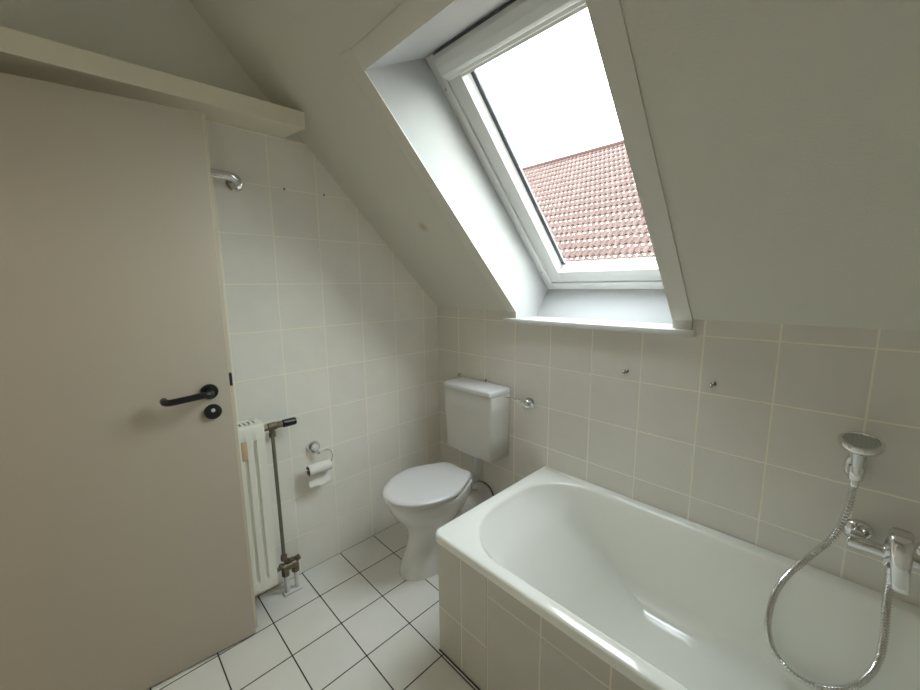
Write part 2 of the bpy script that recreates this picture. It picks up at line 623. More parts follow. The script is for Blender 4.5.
# linings
B0 = (0.172, SILLZ)
B1 = fp(0.0)
T1 = fp(FL)
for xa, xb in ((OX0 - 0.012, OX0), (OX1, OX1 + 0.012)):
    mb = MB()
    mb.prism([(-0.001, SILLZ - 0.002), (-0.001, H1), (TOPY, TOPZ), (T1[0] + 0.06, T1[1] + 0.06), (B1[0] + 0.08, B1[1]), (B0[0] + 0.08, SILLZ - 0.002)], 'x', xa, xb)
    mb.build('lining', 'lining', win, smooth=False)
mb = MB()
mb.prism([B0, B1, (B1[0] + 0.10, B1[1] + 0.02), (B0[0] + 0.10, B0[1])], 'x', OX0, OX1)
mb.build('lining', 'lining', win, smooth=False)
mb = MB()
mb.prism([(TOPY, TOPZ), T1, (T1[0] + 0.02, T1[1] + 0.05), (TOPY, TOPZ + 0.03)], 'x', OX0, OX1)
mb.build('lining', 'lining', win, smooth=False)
# sill board
mb = MB()
mb.box((0.532, -0.032, SILLZ - 0.022), (1.379, 0.0, SILLZ), bevel=0.003)
mb.box((OX0, -0.004, SILLZ - 0.022), (OX1, 0.20, SILLZ))
mb.build('sill', 'frame', win)

def on_slope(x0, x1, s0, s1, t0, t1, name, m, bevel=0.0015, parent=win, plane='room'):
    """bar lying on the slope: s = metres up the slope from the knee wall, t = metres out into the room"""
    q = math.sqrt(0.5)
    if plane == 'room':
        f = lambda s, t: (-s * q - t * q, H1 + s * q - t * q)
    else:
        f = fp
    mbx = MB()
    mbx.prism([f(s0, t0), f(s1, t0), f(s1, t1), f(s0, t1)], 'x', x0, x1, bevel=bevel)
    return mbx.build(name, m, parent)
TS = -TOPY / math.sqrt(0.5)
# flat casing boards round the opening, with short upright ends on the knee wall
for xa, xb in ((0.540, 0.596), (1.302, 1.365)):
    mb = MB()
    q = math.sqrt(0.5)
    t = 0.007
    mb.prism([(0.0, SILLZ), (0.0, H1), (TOPY - 0.045, TOPZ + 0.045), (TOPY - 0.045 - t * q * 1.4, TOPZ + 0.045),
              (-t, H1 - t * 0.41), (-t, SILLZ)], 'x', xa, xb, bevel=0.0012)
    mb.build('casing', 'trim_paint', win)
on_slope(0.596, 1.302, TS - 0.0, TS + 0.0636, 0.0, 0.007, 'casing', 'trim_paint', 0.0012)

# outer frame, sash, seal, pane
def ring_frame(x0, x1, s0, s1, w, t0, t1, name, m, parent, bev=0.002):
    mbx = MB()
    for a in ((x0, x0 + w[0], s0, s1), (x1 - w[1], x1, s0, s1), (x0 + w[0] * .999, x1 - w[1] * .999, s0, s0 + w[2]), (x0 + w[0] * .999, x1 - w[1] * .999, s1 - w[3], s1)):
        mbx.prism([fp(a[2], t0), fp(a[3], t0), fp(a[3], t1), fp(a[2], t1)], 'x', a[0], a[1], bevel=bev)
    return mbx.build(name, m, parent)
ring_frame(OX0, OX1, 0.0, FL, (0.040, 0.040, 0.045, 0.05), -0.08, 0.004, 'frame', 'frame', win)
sash = ring_frame(OX0 + 0.044, OX1 - 0.044, 0.050, FL - 0.052, (0.062, 0.062, 0.066, 0.056), -0.075, 0.0, 'sash', 'frame', win)
# bevelled inner edge of the sash that slopes down to the glass
sx0, sx1, ss0, ss1 = OX0 + 0.106, OX1 - 0.106, 0.116, FL - 0.108
mb = MB()
def rect_ring(a, b, s, t_, o):
    return [(a, *fp(s, o)), (b, *fp(s, o)), (b, *fp(t_, o)), (a, *fp(t_, o))]
mb.loft([rect_ring(sx0 - 0.012, sx1 + 0.012, ss0 - 0.012, ss1 + 0.012, -0.002), rect_ring(sx0 + 0.006, sx1 - 0.006, ss0 + 0.010, ss1 - 0.006, -0.045),
         rect_ring(sx0 - 0.012, sx1 + 0.012, ss0 - 0.012, ss1 + 0.012, -0.060)], False, False)
mb.build('glazing_bead', 'frame', sash, smooth=False)
mb = MB()
mb.loft([rect_ring(sx0 - 0.005, sx1 + 0.005, ss0 - 0.005, ss1 + 0.005, -0.046), rect_ring(sx0 + 0.021, sx1 - 0.021, ss0 + 0.008, ss1 - 0.006, -0.048),
         rect_ring(sx0 + 0.021, sx1 - 0.021, ss0 + 0.008, ss1 - 0.006, -0.060), rect_ring(sx0 - 0.005, sx1 + 0.005, ss0 - 0.005, ss1 + 0.005, -0.060)], False, False)
mb.build('glazing_seal', 'gasket', sash, smooth=False)
mb = MB()
mb.prism([fp(ss0 - 0.02, -0.052), fp(ss1 + 0.02, -0.052), fp(ss1 + 0.02, -0.053), fp(ss0 - 0.02, -0.053)], 'x', sx0 - 0.02, sx1 + 0.02)
mb.build('pane', 'glass', sash, smooth=False)
# rounded handle bar / ventilation flap along the top of the sash
mb = MB()
prof = [(FL - 0.004, 0.004), (FL - 0.006, 0.016), (FL - 0.018, 0.026), (FL - 0.045, 0.031), (FL - 0.070, 0.030), (FL - 0.080, 0.022),
        (FL - 0.083, 0.014), (FL - 0.094, 0.012), (FL - 0.098, 0.002)]
mb.prism([fp(s, t) for s, t in prof], 'x', OX0 + 0.052, OX1 - 0.010, bevel=0.0015)
mb.build('vent_bar', 'frame', win)
mb = MB()
mb.prism([fp(FL - 0.0005, 0.002), fp(FL - 0.0005, 0.016), fp(FL - 0.005, 0.016), fp(FL - 0.005, 0.002)], 'x', OX0 + 0.05, OX1 - 0.03)
mb.build('gap_seal', 'gasket', win, smooth=False)
for s in (FL - 0.115, 0.125):
    mb = MB()
    nrm = Vector((0, -1, -1))
    mb.lathe([(0.005, 0.0), (0.005, 0.002), (0.003, 0.003)], (OX0 + 0.019, *fp(s, 0.004)), nrm, seg=12)
    mb.build('screw_cap', 'steel', win)

# ------------------------------------------------------------------ bath
BX0, BX1, BY0, BY1, BZ = 0.773, 2.45, -0.722, -0.001, 0.507
tub = thing('bathtub', (1.6, -0.36, 0.0), 'white enamel bathtub built in along the tiled back wall', 'bathtub')
def same(r):
    return [(r, r)] * 4
rings = []
rings.append(rrect(BX0 + 0.012, BX1, BY0 + 0.012, BY1, BZ - 0.030, [(0.03, 0.03), (0.01, 0.01), (0.01, 0.01), (0.004, 0.004)]))
rings.append(rrect(BX0, BX1, BY0, BY1, BZ - 0.030, [(0.035, 0.035), (0.01, 0.01), (0.01, 0.01), (0.004, 0.004)]))
rings.append(rrect(BX0, BX1, BY0, BY1, BZ - 0.008, [(0.035, 0.035), (0.01, 0.01), (0.01, 0.01), (0.004, 0.004)]))
rings.append(rrect(BX0 + 0.0025, BX1, BY0 + 0.0025, BY1, BZ - 0.0025, [(0.035, 0.035), (0.01, 0.01), (0.01, 0.01), (0.004, 0.004)]))
rings.append(rrect(BX0 + 0.009, BX1 - 0.009, BY0 + 0.009, BY1, BZ, [(0.035, 0.035), (0.01, 0.01), (0.01, 0.01), (0.004, 0.004)]))
IX0, IX1, IY0, IY1 = 0.832, 2.38, -0.672, -0.046
def inner(dx0, dx1, dy0, dy1, z, k):
    # k: 0 at the rim, 1 at the bottom
    rl = (0.215 * (1 - k) + 0.13 * k, 0.25 * (1 - k) + 0.15 * k)
    k2 = min(1, k * 1.6)
    rl2 = (0.235 * (1 - k2) + 0.05 * k2, 0.23 * (1 - k2) + 0.06 * k2)
    rr = (0.12, 0.12)
    return rrect(IX0 + dx0, IX1 - dx1, IY0 + dy0, IY1 - dy1, z, [rl, rr, rr, rl2])
rings.append(inner(-0.010, -0.010, -0.010, -0.008, BZ - 0.0005, 0))
rings.append(inner(-0.004, -0.004, -0.004, -0.003, BZ - 0.003, 0))
rings.append(inner(0.002, 0.002, 0.002, 0.001, BZ - 0.010, 0))
rings.append(inner(0.010, 0.008, 0.006, 0.003, BZ - 0.028, 0.02))
zs = [0.44, 0.38, 0.32, 0.26, 0.20, 0.165]
for z in zs:
    k = (BZ - z) / (BZ - 0.12)
    rings.append(inner(0.05 + 0.38 * (k - 0.08) / 0.92 * 0.93, 0.02 + 0.06 * k, 0.010 + 0.055 * k, 0.004 + 0.030 * k, z, k))
rings.append(inner(0.425, 0.10, 0.082, 0.050, 0.137, 0.95))
rings.append(inner(0.450, 0.125, 0.108, 0.075, 0.124, 1))
rings.append(inner(0.490, 0.165, 0.150, 0.115, 0.118, 1))
rings.append(inner(0.60, 0.30, 0.20, 0.17, 0.114, 1))
mb = MB()
mb.loft(rings, False, True)
mb.build('tub_shell', 'enamel', tub, angle=60)
mb = MB()
mb.lathe([(0.035, 0), (0.035, 0.002), (0.026, 0.004), (0.0, 0.003)], (2.13, -0.36, 0.114), (0, 0, 1))
mb.build('drain', 'chrome', tub)

mb = MB()
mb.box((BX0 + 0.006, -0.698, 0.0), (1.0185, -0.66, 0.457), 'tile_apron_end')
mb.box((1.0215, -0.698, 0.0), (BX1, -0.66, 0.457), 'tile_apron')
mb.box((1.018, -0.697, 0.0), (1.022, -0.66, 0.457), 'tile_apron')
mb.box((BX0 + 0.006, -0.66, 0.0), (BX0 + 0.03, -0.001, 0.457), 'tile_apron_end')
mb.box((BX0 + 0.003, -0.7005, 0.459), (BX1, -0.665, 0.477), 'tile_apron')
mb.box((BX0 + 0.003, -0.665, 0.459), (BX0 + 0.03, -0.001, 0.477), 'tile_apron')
mb.box((BX0 + 0.004, -0.7015, 0.0), (BX1, -0.6981, 0.004), 'joint')
apron = mb.build('bath_panel', smooth=False)
tag(apron, 'tiled panel closing the front of the bathtub down to the floor', 'bath panel', kind='structure')

# ------------------------------------------------------------------ toilet
TX = 0.375
toi = thing('toilet', (TX, -0.35, 0.0), 'white ceramic pedestal toilet with closed lid in the tiled corner', 'toilet')
def egg(xc, hw, yb, yf, z, n=40, wb=0.62, p=2.0, ymax=0.45):
    """egg ring: yb back, yf front (more negative), half width hw; wb = back width share"""
    pts = []
    ym = yb + (yf - yb) * ymax
    for i in range(n):
        a = 2 * PI * i / n
        c, s = math.cos(a), math.sin(a)
        if s < 0:      # front half: half ellipse
            e = 2.0 / p
            pts.append((xc + hw * math.copysign(abs(c) ** e, c), ym + (ym - yf) * math.copysign(abs(s) ** e, s), z))
        else:          # back half: narrowing, squared off
            t = a / PI                      # 0 .. 1 from the right side round the back to the left
            q = min(t, 1 - t) * 2           # 0 at the widest point, 1 at the middle of the back
            side = 1 if t < 0.5 else -1
            if q <= 0.6:
                v = q / 0.6 * 0.93
                w, h = hw * (1 - (1 - wb) * v ** 1.3), v
            else:
                v = (q - 0.6) / 0.4
                w = hw * (wb + (1 - wb) * 0.10) * (1 - v) if v > 0.25 else hw * (1 - (1 - wb) * 0.93 ** 1.3) * (1 - v * 0.9)
                h = 0.93 + 0.07 * min(1.0, v / 0.25)
            pts.append((xc + side * w, ym + (yb - ym) * h, z))
    return pts
mb = MB()
R = []
for z, hw, yb, yf, wb in ((0.0, 0.108, -0.22, -0.585, 0.8), (0.03, 0.106, -0.22, -0.582, 0.8), (0.08, 0.098, -0.23, -0.560, 0.75), (0.14, 0.092, -0.24, -0.535, 0.7),
                          (0.19, 0.094, -0.24, -0.528, 0.65), (0.23, 0.108, -0.235, -0.540, 0.6), (0.27, 0.132, -0.22, -0.568, 0.56), (0.31, 0.155, -0.20, -0.597, 0.54),
                          (0.345, 0.168, -0.185, -0.618, 0.54), (0.375, 0.173, -0.185, -0.628, 0.54), (0.392, 0.174, -0.185, -0.630, 0.54), (0.398, 0.170, -0.188, -0.626, 0.54)):
    R.append(egg(TX, hw, yb, yf, z, wb=wb))
mb.loft(R)
mb.build('bowl', 'ceramic', toi, angle=70)
mb = MB()
mb.loft([egg(TX, 0.170, -0.20, -0.632, 0.399, wb=0.53), egg(TX, 0.176, -0.198, -0.640, 0.402, wb=0.53), egg(TX, 0.177, -0.198, -0.641, 0.409, wb=0.53), egg(TX, 0.173, -0.2, -0.636, 0.413, wb=0.53)])
mb.build('seat', 'plastic', toi, angle=60)
mb = MB()
mb.loft([egg(TX, 0.173, -0.20, -0.638, 0.4145, wb=0.53), egg(TX, 0.180, -0.196, -0.647, 0.417, wb=0.53), egg(TX, 0.181, -0.196, -0.648, 0.424, wb=0.53), egg(TX, 0.177, -0.199, -0.643, 0.4300, wb=0.53),
         egg(TX, 0.160, -0.215, -0.620, 0.4335, wb=0.53), egg(TX, 0.11, -0.26, -0.55, 0.4355, wb=0.53), egg(TX, 0.04, -0.35, -0.46, 0.436, wb=0.53)])
mb.build('lid', 'plastic', toi, angle=60)
for sx in (-0.06, 0.06):
    mb = MB()
    mb.tube([(TX + sx - 0.022, -0.188, 0.412), (TX + sx + 0.022, -0.188, 0.412)], 0.011, 14)
    mb.build('hinge', 'plastic', toi)
# outlet into the wall with its white collar and dark seal
mb = MB()
mb.tube([(TX, -0.30, 0.215), (TX, -0.20, 0.205), (TX, -0.12, 0.195), (TX, -0.03, 0.19)], [0.075, 0.062, 0.054, 0.054], 24)
outlet = mb.build('outlet', 'ceramic', toi)
mb = MB()
mb.lathe([(0.056, 0.0), (0.078, 0.0), (0.078, 0.012), (0.070, 0.022), (0.060, 0.05), (0.056, 0.05)], (TX, -0.004, 0.19), (0, -1, 0), 32)
col_ = mb.build('outlet_collar', 'plastic', outlet)
mb = MB()
mb.lathe([(0.080, 0.0), (0.0815, 0.003), (0.078, 0.006)], (TX, -0.0005, 0.19), (0, -1, 0), 32)
mb.build('outlet_seal', 'black', outlet)
for sx in (-1, 1):
    mb = MB()
    mb.lathe([(0.007, 0), (0.007, 0.01), (0.010, 0.01), (0.010, 0.018), (0.004, 0.022)], (TX + sx * 0.082, -0.32, 0.23), (sx, 0, 0.2), 14)
    mb.tube([(TX + sx * 0.096, -0.32, 0.245), (TX + sx * 0.104, -0.318, 0.225), (TX + sx * 0.104, -0.316, 0.20)], 0.004, 8)
    mb.build('fixing_clip', 'chrome', toi)

# cistern on the wall
cis = thing('toilet_cistern', (0.38, -0.08, 0.49), 'off-white plastic cistern mounted on the tiled wall above the toilet', 'cistern')
def cring(hw, d, z, r=0.018, bow=0.008, n=8):
    """plan outline: flat back at the wall, rounded front corners, slightly bowed front"""
    xc, yb = 0.382, -0.006
    P = [(xc + hw * 1.03, yb), (xc - hw * 1.03, yb)]
    yf = yb - d
    for sx, a0 in ((-1, PI), (1, 1.5 * PI)):
        for k in range(n + 1):
            a = a0 + 0.5 * PI * k / n
            P.append((xc + sx * (hw - r) + r * math.cos(a), yf + r + r * math.sin(a)))
        if sx < 0:
            for k in range(1, 10):
                t = k / 10
                P.append((xc - (hw - r) + 2 * (hw - r) * t, yf - bow * 4 * t * (1 - t)))
    return [(x, y, z) for x, y in P]
mb = MB()
mb.loft([cring(0.162, 0.130, 0.490), cring(0.167, 0.136, 0.496), cring(0.169, 0.139, 0.60), cring(0.172, 0.143, 0.74), cring(0.174, 0.146, 0.830), cring(0.171, 0.143, 0.833)])
mb.build('tank', 'cistern', cis, angle=50)
mb = MB()
mb.loft([cring(0.172, 0.144, 0.834), cring(0.1755, 0.148, 0.8355), cring(0.1755, 0.148, 0.852), cring(0.173, 0.1455, 0.858), cring(0.166, 0.138, 0.861), cring(0.13, 0.10, 0.863, 0.018)])
mb.build('lid', 'plastic', cis, angle=50)
for px_ in (0.190, 0.398):
    mb = MB()
    mb.tube([(px_, -0.001, 0.876), (px_, -0.010, 0.876), (px_, -0.012, 0.860)], 0.0025, 8)
    mb.build('hanging_hook', 'dark', cis)
mb = MB()
mb.lathe([(0.030, 0.0), (0.030, -0.018), (0.023, -0.022), (0.023, -0.03)], (0.395, -0.075, 0.496), (0, 0, 1), 20)
fl = catmull([(0.395, -0.075, 0.475), (0.395, -0.075, 0.42), (0.394, -0.075, 0.36), (0.385, -0.085, 0.33), (0.377, -0.13, 0.318), (0.375, -0.19, 0.315)], 6)
mb.tube(fl, 0.022, 18)
mb.build('flush_pipe', 'plastic', cis)

# angle valve feeding the cistern
av = thing('angle_valve', (0.683, 0.0, 0.805), 'small round chrome stop valve on the tiles to the right of the cistern', 'valve')
mb = MB()
mb.lathe([(0.027, 0), (0.027, 0.004), (0.022, 0.010), (0.012, 0.014), (0.012, 0.024)], (0.683, -0.001, 0.806), (0, -1, 0), 24)
mb.build('rosette', 'chrome', av)
mb = MB()
mb.lathe([(0.010, 0.0), (0.019, 0.003), (0.022, 0.012), (0.021, 0.024), (0.014, 0.031), (0.003, 0.033)], (0.686, -0.026, 0.806), (0.25, -1, 0.1), 24)
mb.build('knob', 'chrome', av)
mb = MB()
mb.lathe([(0.009, 0.0), (0.011, 0.002), (0.011, 0.018), (0.007, 0.020)], (0.676, -0.026, 0.810), (-1, -0.1, 0.12), 6)
mb.tube([(0.665, -0.026, 0.811), (0.62, -0.036, 0.817), (0.552, -0.05, 0.822)], 0.0052, 10)
mb.build('supply_pipe', 'steel', av)

# ------------------------------------------------------------------ door and its fittings
DA = math.radians(4.8)
DU = 1.18          # distance of the free edge from the corner
def dpt(s, t, z):
    """s metres from the free edge towards the hinge, t out of the visible face, z up"""
    d = Vector((-math.sin(DA), -math.cos(DA), 0))
    nn = Vector((math.cos(DA), -math.sin(DA), 0))
    p = Vector((0.2055, -DU, 0)) + d * s + nn * t
    return (p.x, p.y, z)
def dz_top(s):
    return 1.945 - 0.034 * s
door = thing('door_1', (0.20, -1.6, 0.0), 'beige flush door standing open against the gable wall at the left', 'door', kind='structure')
DWID = 0.86
mb = MB()
mb.loft([[dpt(s, 0.0, 0.008), dpt(s, -0.026, 0.008), dpt(s, -0.026, dz_top(s)), dpt(s, 0.0, dz_top(s))] for s in (0.0, DWID)])
bmesh.ops.bevel(mb.bm, geom=list(mb.bm.edges), offset=0.0015, segments=2, profile=0.5, affect='EDGES')
leaf = mb.build('door_leaf', 'door', door)
mb = MB()
mb.loft([[dpt(s, -0.0262, 0.008), dpt(s, -0.040, 0.008), dpt(s, -0.040, dz_top(s) + 0.010), dpt(s, -0.0262, dz_top(s) + 0.010)] for s in (-0.013, DWID)])
mb.build('door_rebate', 'door_edge', door)
mb = MB()
mb.loft([[dpt(s, t, z) for t, z in ((-0.004, 1.03), (-0.0255, 1.03), (-0.0255, 1.075), (-0.004, 1.075))] for s in (-0.010, 0.005)])
mb.build('latch', 'dark', door)
nrm = Vector((math.cos(DA), -math.sin(DA), 0))
hs, hzz = 0.064, 1.022
mb = MB()
mb.lathe([(0.027, 0), (0.027, 0.006), (0.024, 0.010), (0.012, 0.011)], dpt(hs, 0.0, hzz), nrm, 32)
hn = mb.build('handle_rosette', 'black', door)
path = [dpt(hs, 0.008, hzz), dpt(hs, 0.030, hzz), dpt(hs + 0.002, 0.044, hzz), dpt(hs + 0.010, 0.052, hzz), dpt(hs + 0.024, 0.0545, hzz + 0.001), dpt(hs + 0.06, 0.055, hzz - 0.002),
        dpt(hs + 0.102, 0.055, hzz - 0.005), dpt(hs + 0.116, 0.053, hzz - 0.006), dpt(hs + 0.126, 0.045, hzz - 0.006), dpt(hs + 0.129, 0.030, hzz - 0.005), dpt(hs + 0.129, 0.020, hzz - 0.005)]
mb = MB()
mb.tube(catmull(path, 5), 0.0112, 16)
mb.build('lever', 'black', hn)
mb = MB()
mb.lathe([(0.027, 0), (0.027, 0.006), (0.024, 0.010), (0.010, 0.0105)], dpt(0.060, 0.0, 0.948), nrm, 32)
lk = mb.build('lock_rosette', 'black', door)
mb = MB()
mb.lathe([(0.0065, 0.0), (0.0065, 0.0035), (0.005, 0.0045)], dpt(0.060, 0.0105, 0.955), nrm, 14)
mb.build('lock_cylinder', 'plastic', lk)

# ------------------------------------------------------------------ radiator
RU0, RU1, RX0, RX1, RZ0, RZ1 = 1.057, 1.58, 0.035, 0.128, 0.105, 0.836
rad = thing('radiator', (0.075, -1.3, 0.0), 'narrow cream panel radiator on the gable wall half behind the open door', 'radiator')
mb = MB()
y0, y1 = -RU1, -RU0
# fluted front panel: profile along y, extruded up, with plain margins
def rad_profile():
    P = []
    yy = y1 - 0.032
    P.append((y1, 0.0))
    P.append((yy, 0.0))
    while yy - 0.036 > y0 + 0.02:
        P += [(yy - 0.003, -0.009), (yy - 0.012, -0.009), (yy - 0.016, 0.0), (yy - 0.036, 0.0)]
        yy -= 0.036
    P.append((y0, 0.0))
    return P
prof = rad_profile()
zA, zB = RZ0 + 0.05, RZ1 - 0.06
rings = []
for z, k, dx in ((RZ0, 0, -0.006), (RZ0 + 0.002, 0, -0.002), (RZ0 + 0.006, 0, 0.0), (zA, 0, 0.0), (zA + 0.012, 1, 0.0), (zB - 0.012, 1, 0.0), (zB, 0, 0.0), (RZ1 - 0.006, 0, 0.0), (RZ1 - 0.002, 0, -0.002), (RZ1, 0, -0.006)):
    rings.append([(RX1 + dx + d * k, yq, z) for yq, d in prof])
mb.loft(rings, False, False, closed=False)
front = mb.build('front_panel', 'radiator', rad, angle=40)
mb = MB()
mb.box((RX0, y0, RZ0), (RX0 + 0.014, y1, RZ1 - 0.01), bevel=0.004)
mb.build('back_panel', 'radiator', rad)
mb = MB()
mb.box((RX0, y1 - 0.003, RZ0 + 0.004), (RX1 - 0.002, y1, RZ1 - 0.001), bevel=0.001)
mb.box((RX0, y1 - 0.02, RZ0), (RX1 - 0.014, y1 - 0.003, RZ0 + 0.004))
mb.build('side_panel', 'radiator', rad)
# top grille: a plate with a row of slots
mb = MB()
yy = y1
sl = 0.0085
mb.box((RX0, y0, RZ1 - 0.006), (RX0 + 0.022, y1, RZ1), bevel=0.001)
mb.box((RX1 - 0.030, y0, RZ1 - 0.006), (RX1 - 0.005, y1, RZ1), bevel=0.001)
k = 0
pos = y1
first = True
while pos - 0.018 > y0:
    w = 0.022 if first else 0.0085
    mb.box((RX0 + 0.020, pos - w, RZ1 - 0.006), (RX1 - 0.028, pos, RZ1))
    pos -= w + sl
    first = False
mb.build('top_grille', 'radiator', rad, smooth=False)
mb = MB()
mb.box((RX0 + 0.016, y0 + 0.01, RZ0 + 0.02), (RX1 - 0.02, y1 - 0.01, RZ1 - 0.02))
mb.build('convector', 'dark', rad, smooth=False)
mb = MB()
yp = -1.135
mb.box((RX1 - 0.007, yp - 0.012, 0.700), (RX1 + 0.0008, yp + 0.010, 0.780), bevel=0.002)
mb.build('worn_patch', 'wood', rad)
# valve at the top corner
vx, vz = 0.060, 0.792
mb = MB()
mb.tube([(vx, y1 - 0.002, vz), (vx, y1 + 0.016, vz)], 0.009, 12)
mb.lathe([(0.012, 0), (0.0145, 0.002), (0.0145, 0.016), (0.012, 0.018)], (vx, y1 + 0.014, vz), (0, 1, 0), 6)
mb.lathe([(0.011, 0.0), (0.0165, 0.004), (0.0165, 0.036), (0.012, 0.040)], (vx, y1 + 0.032, vz), (0, 1, 0), 18)
mb.lathe([(0.012, 0.0), (0.0145, 0.002), (0.0145, 0.020), (0.011, 0.022)], (vx, y1 + 0.072, vz), (0, 1, 0), 8)
mb.tube([(vx, y1 + 0.050, vz), (vx, y1 + 0.050, vz - 0.028)], 0.012, 14)
mb.lathe([(0.011, 0), (0.0145, 0.002), (0.0145, 0.022), (0.010, 0.024)], (vx, y1 + 0.050, vz - 0.024), (0, 0, -1), 6)
vb = mb.build('valve_body', 'brass', rad)
mb = MB()
prof = [(0.012, 0.0), (0.0172, 0.002), (0.0172, 0.050), (0.0150, 0.056), (0.002, 0.057)]
mb.lathe(prof, (vx, y1 + 0.095, vz), (0, 1, 0), 20)
mb.build('valve_cap', 'black', vb)
mb = MB()
py_ = y1 + 0.050
mb.tube([(vx, py_, vz - 0.03), (vx + 0.004, py_, 0.5), (vx + 0.006, py_ + 0.001, 0.175)], 0.0075, 14)
mb.build('riser_pipe', 'pipe', rad)
# twin connection valve near the floor
mb = MB()
hx, hzb = 0.068, 0.135
mb.lathe([(0.010, 0), (0.0145, 0.002), (0.0145, 0.022), (0.011, 0.026)], (hx, py_, 0.186), (0, 0, -1), 6)
mb.lathe([(0.016, -0.012), (0.019, -0.008), (0.019, 0.050), (0.016, 0.054)], (hx, py_, hzb - 0.012), (0, 1, 0), 16)
mb.lathe([(0.011, 0.0), (0.013, 0.002), (0.013, 0.018), (0.010, 0.020)], (hx, py_ + 0.05, hzb + 0.004), (0.0, 1, 0.25), 8)
mb.lathe([(0.011, 0.0), (0.014, 0.002), (0.014, 0.014), (0.010, 0.016)], (hx, py_ - 0.006, hzb), (0, -1, -0.1), 8)
for d in (0.0, 0.044):
    mb.lathe([(0.015, 0), (0.0175, 0.003), (0.0175, 0.034), (0.013, 0.038)], (hx + 0.004, py_ + d, hzb - 0.012), (0.1, 0, -1), 6)
mb.tube([(hx - 0.006, py_ + 0.004, 0.152), (hx + 0.012, py_ + 0.02, 0.158), (hx + 0.004, py_ + 0.04, 0.15)], 0.009, 10)
mb.tube([(hx, py_, hzb), (hx, y1 + 0.01, hzb - 0.01), (hx, y1 - 0.02, hzb - 0.01)], 0.009, 10)
mb.build('connection_valve', 'brass', rad)
for d in (0.0, 0.044):
    mb = MB()
    mb.tube([(hx + 0.009, py_ + d, 0.088), (hx + 0.011, py_ + d, 0.0)], 0.0105, 16)
    mb.build('pipe_sleeve', 'plastic', rad)
mb = MB()
mb.box((hx - 0.010, py_ - 0.018, 0.0), (hx + 0.032, py_ + 0.062, 0.009), bevel=0.004)
mb.build('floor_rosette', 'plastic', rad)

# ------------------------------------------------------------------ toilet paper holder and roll
tp = thing('paper_holder', (0.0, -0.812, 0.62), 'chrome toilet paper holder with white disc on the tiles beside the radiator', 'paper holder')
mb = MB()
mb.lathe([(0.030, 0.0), (0.031, 0.004), (0.029, 0.012), (0.024, 0.018), (0.022, 0.022)], (0.001, -0.812, 0.622), (1, 0, 0), 28)
ro = mb.build('rosette', 'chrome', tp)
mb = MB()
mb.lathe([(0.0185, 0.0), (0.0185, 0.003), (0.014, 0.006), (0.002, 0.007)], (0.022, -0.812, 0.624), (1, 0, 0.05), 28)
mb.build('cover_disc', 'plastic', ro)
mb = MB()
mb.lathe([(0.008, 0), (0.008, 0.018), (0.006, 0.020)], (0.020, -0.806, 0.600), (0.8, 0.3, -0.2), 14)
loop = [(0.032, -0.800, 0.598), (0.046, -0.785, 0.604), (0.05, -0.768, 0.608), (0.05, -0.750, 0.598), (0.05, -0.742, 0.575), (0.05, -0.744, 0.556), (0.05, -0.752, 0.541), (0.05, -0.775, 0.538), (0.05, -0.87, 0.536), (0.05, -0.874, 0.537)]
mb.tube(catmull(loop, 6), 0.0026, 10)
mb.build('wire_hook', 'chrome', tp)
roll = thing('toilet_roll', (0.05, -0.81, 0.53), 'nearly empty toilet roll with a hanging sheet on the chrome holder', 'toilet roll')
mb = MB()
ry0, ry1, rz, rx = -0.862, -0.756, 0.530, 0.050
n_ = 28
for r0, r1 in ((0.0215, 0.0255),):
    rg = []
    for yq, r in ((ry0, r0), (ry0, r1), (ry1, r1), (ry1, r0), (ry0, r0)):
        rg.append([(rx + r * math.cos(2 * PI * k / n_), yq, rz + r * math.sin(2 * PI * k / n_)) for k in range(n_)])
    mb.loft(rg, False, False)
mb.build('paper', 'paper', roll)
mb = MB()
rg = []
for yq, r in ((ry0 - 0.001, 0.0198), (ry0 - 0.001, 0.0212), (ry1 + 0.001, 0.0212), (ry1 + 0.001, 0.0198), (ry0 - 0.001, 0.0198)):
    rg.append([(rx + r * math.cos(2 * PI * k / n_), yq, rz + r * math.sin(2 * PI * k / n_)) for k in range(n_)])
mb.loft(rg, False, False)
mb.build('cardboard_core', 'card', roll)
mb = MB()
prf = [(rx + 0.0257 * math.cos(a), rz + 0.0257 * math.sin(a)) for a in [PI * 0.4, PI * 0.55, PI * 0.7, PI * 0.85, PI]]
prf += [(rx - 0.025, rz - 0.02), (rx - 0.017, rz - 0.045), (rx - 0.004, rz - 0.066), (rx + 0.006, rz - 0.083)]
rg = []
for yq, cut in ((ry0 - 0.0, 0.0), (-0.83, 0.003), (-0.80, -0.003), (-0.775, 0.002), (ry1 + 0.0, 0.005)):
    rg.append([(x + 0.003 * math.sin(yq * 60) * (i > 4), yq, z + (cut if i == len(prf) - 1 else 0)) for i, (x, z) in enumerate(prf)] +
              [(x - 0.0012 + 0.003 * math.sin(yq * 60) * (i > 4), yq, z + (cut if i == len(prf) - 1 else 0)) for i, (x, z) in reversed(list(enumerate(prf)))])
mb.loft(rg, True, True)
mb.build('loose_sheet', 'paper', roll)

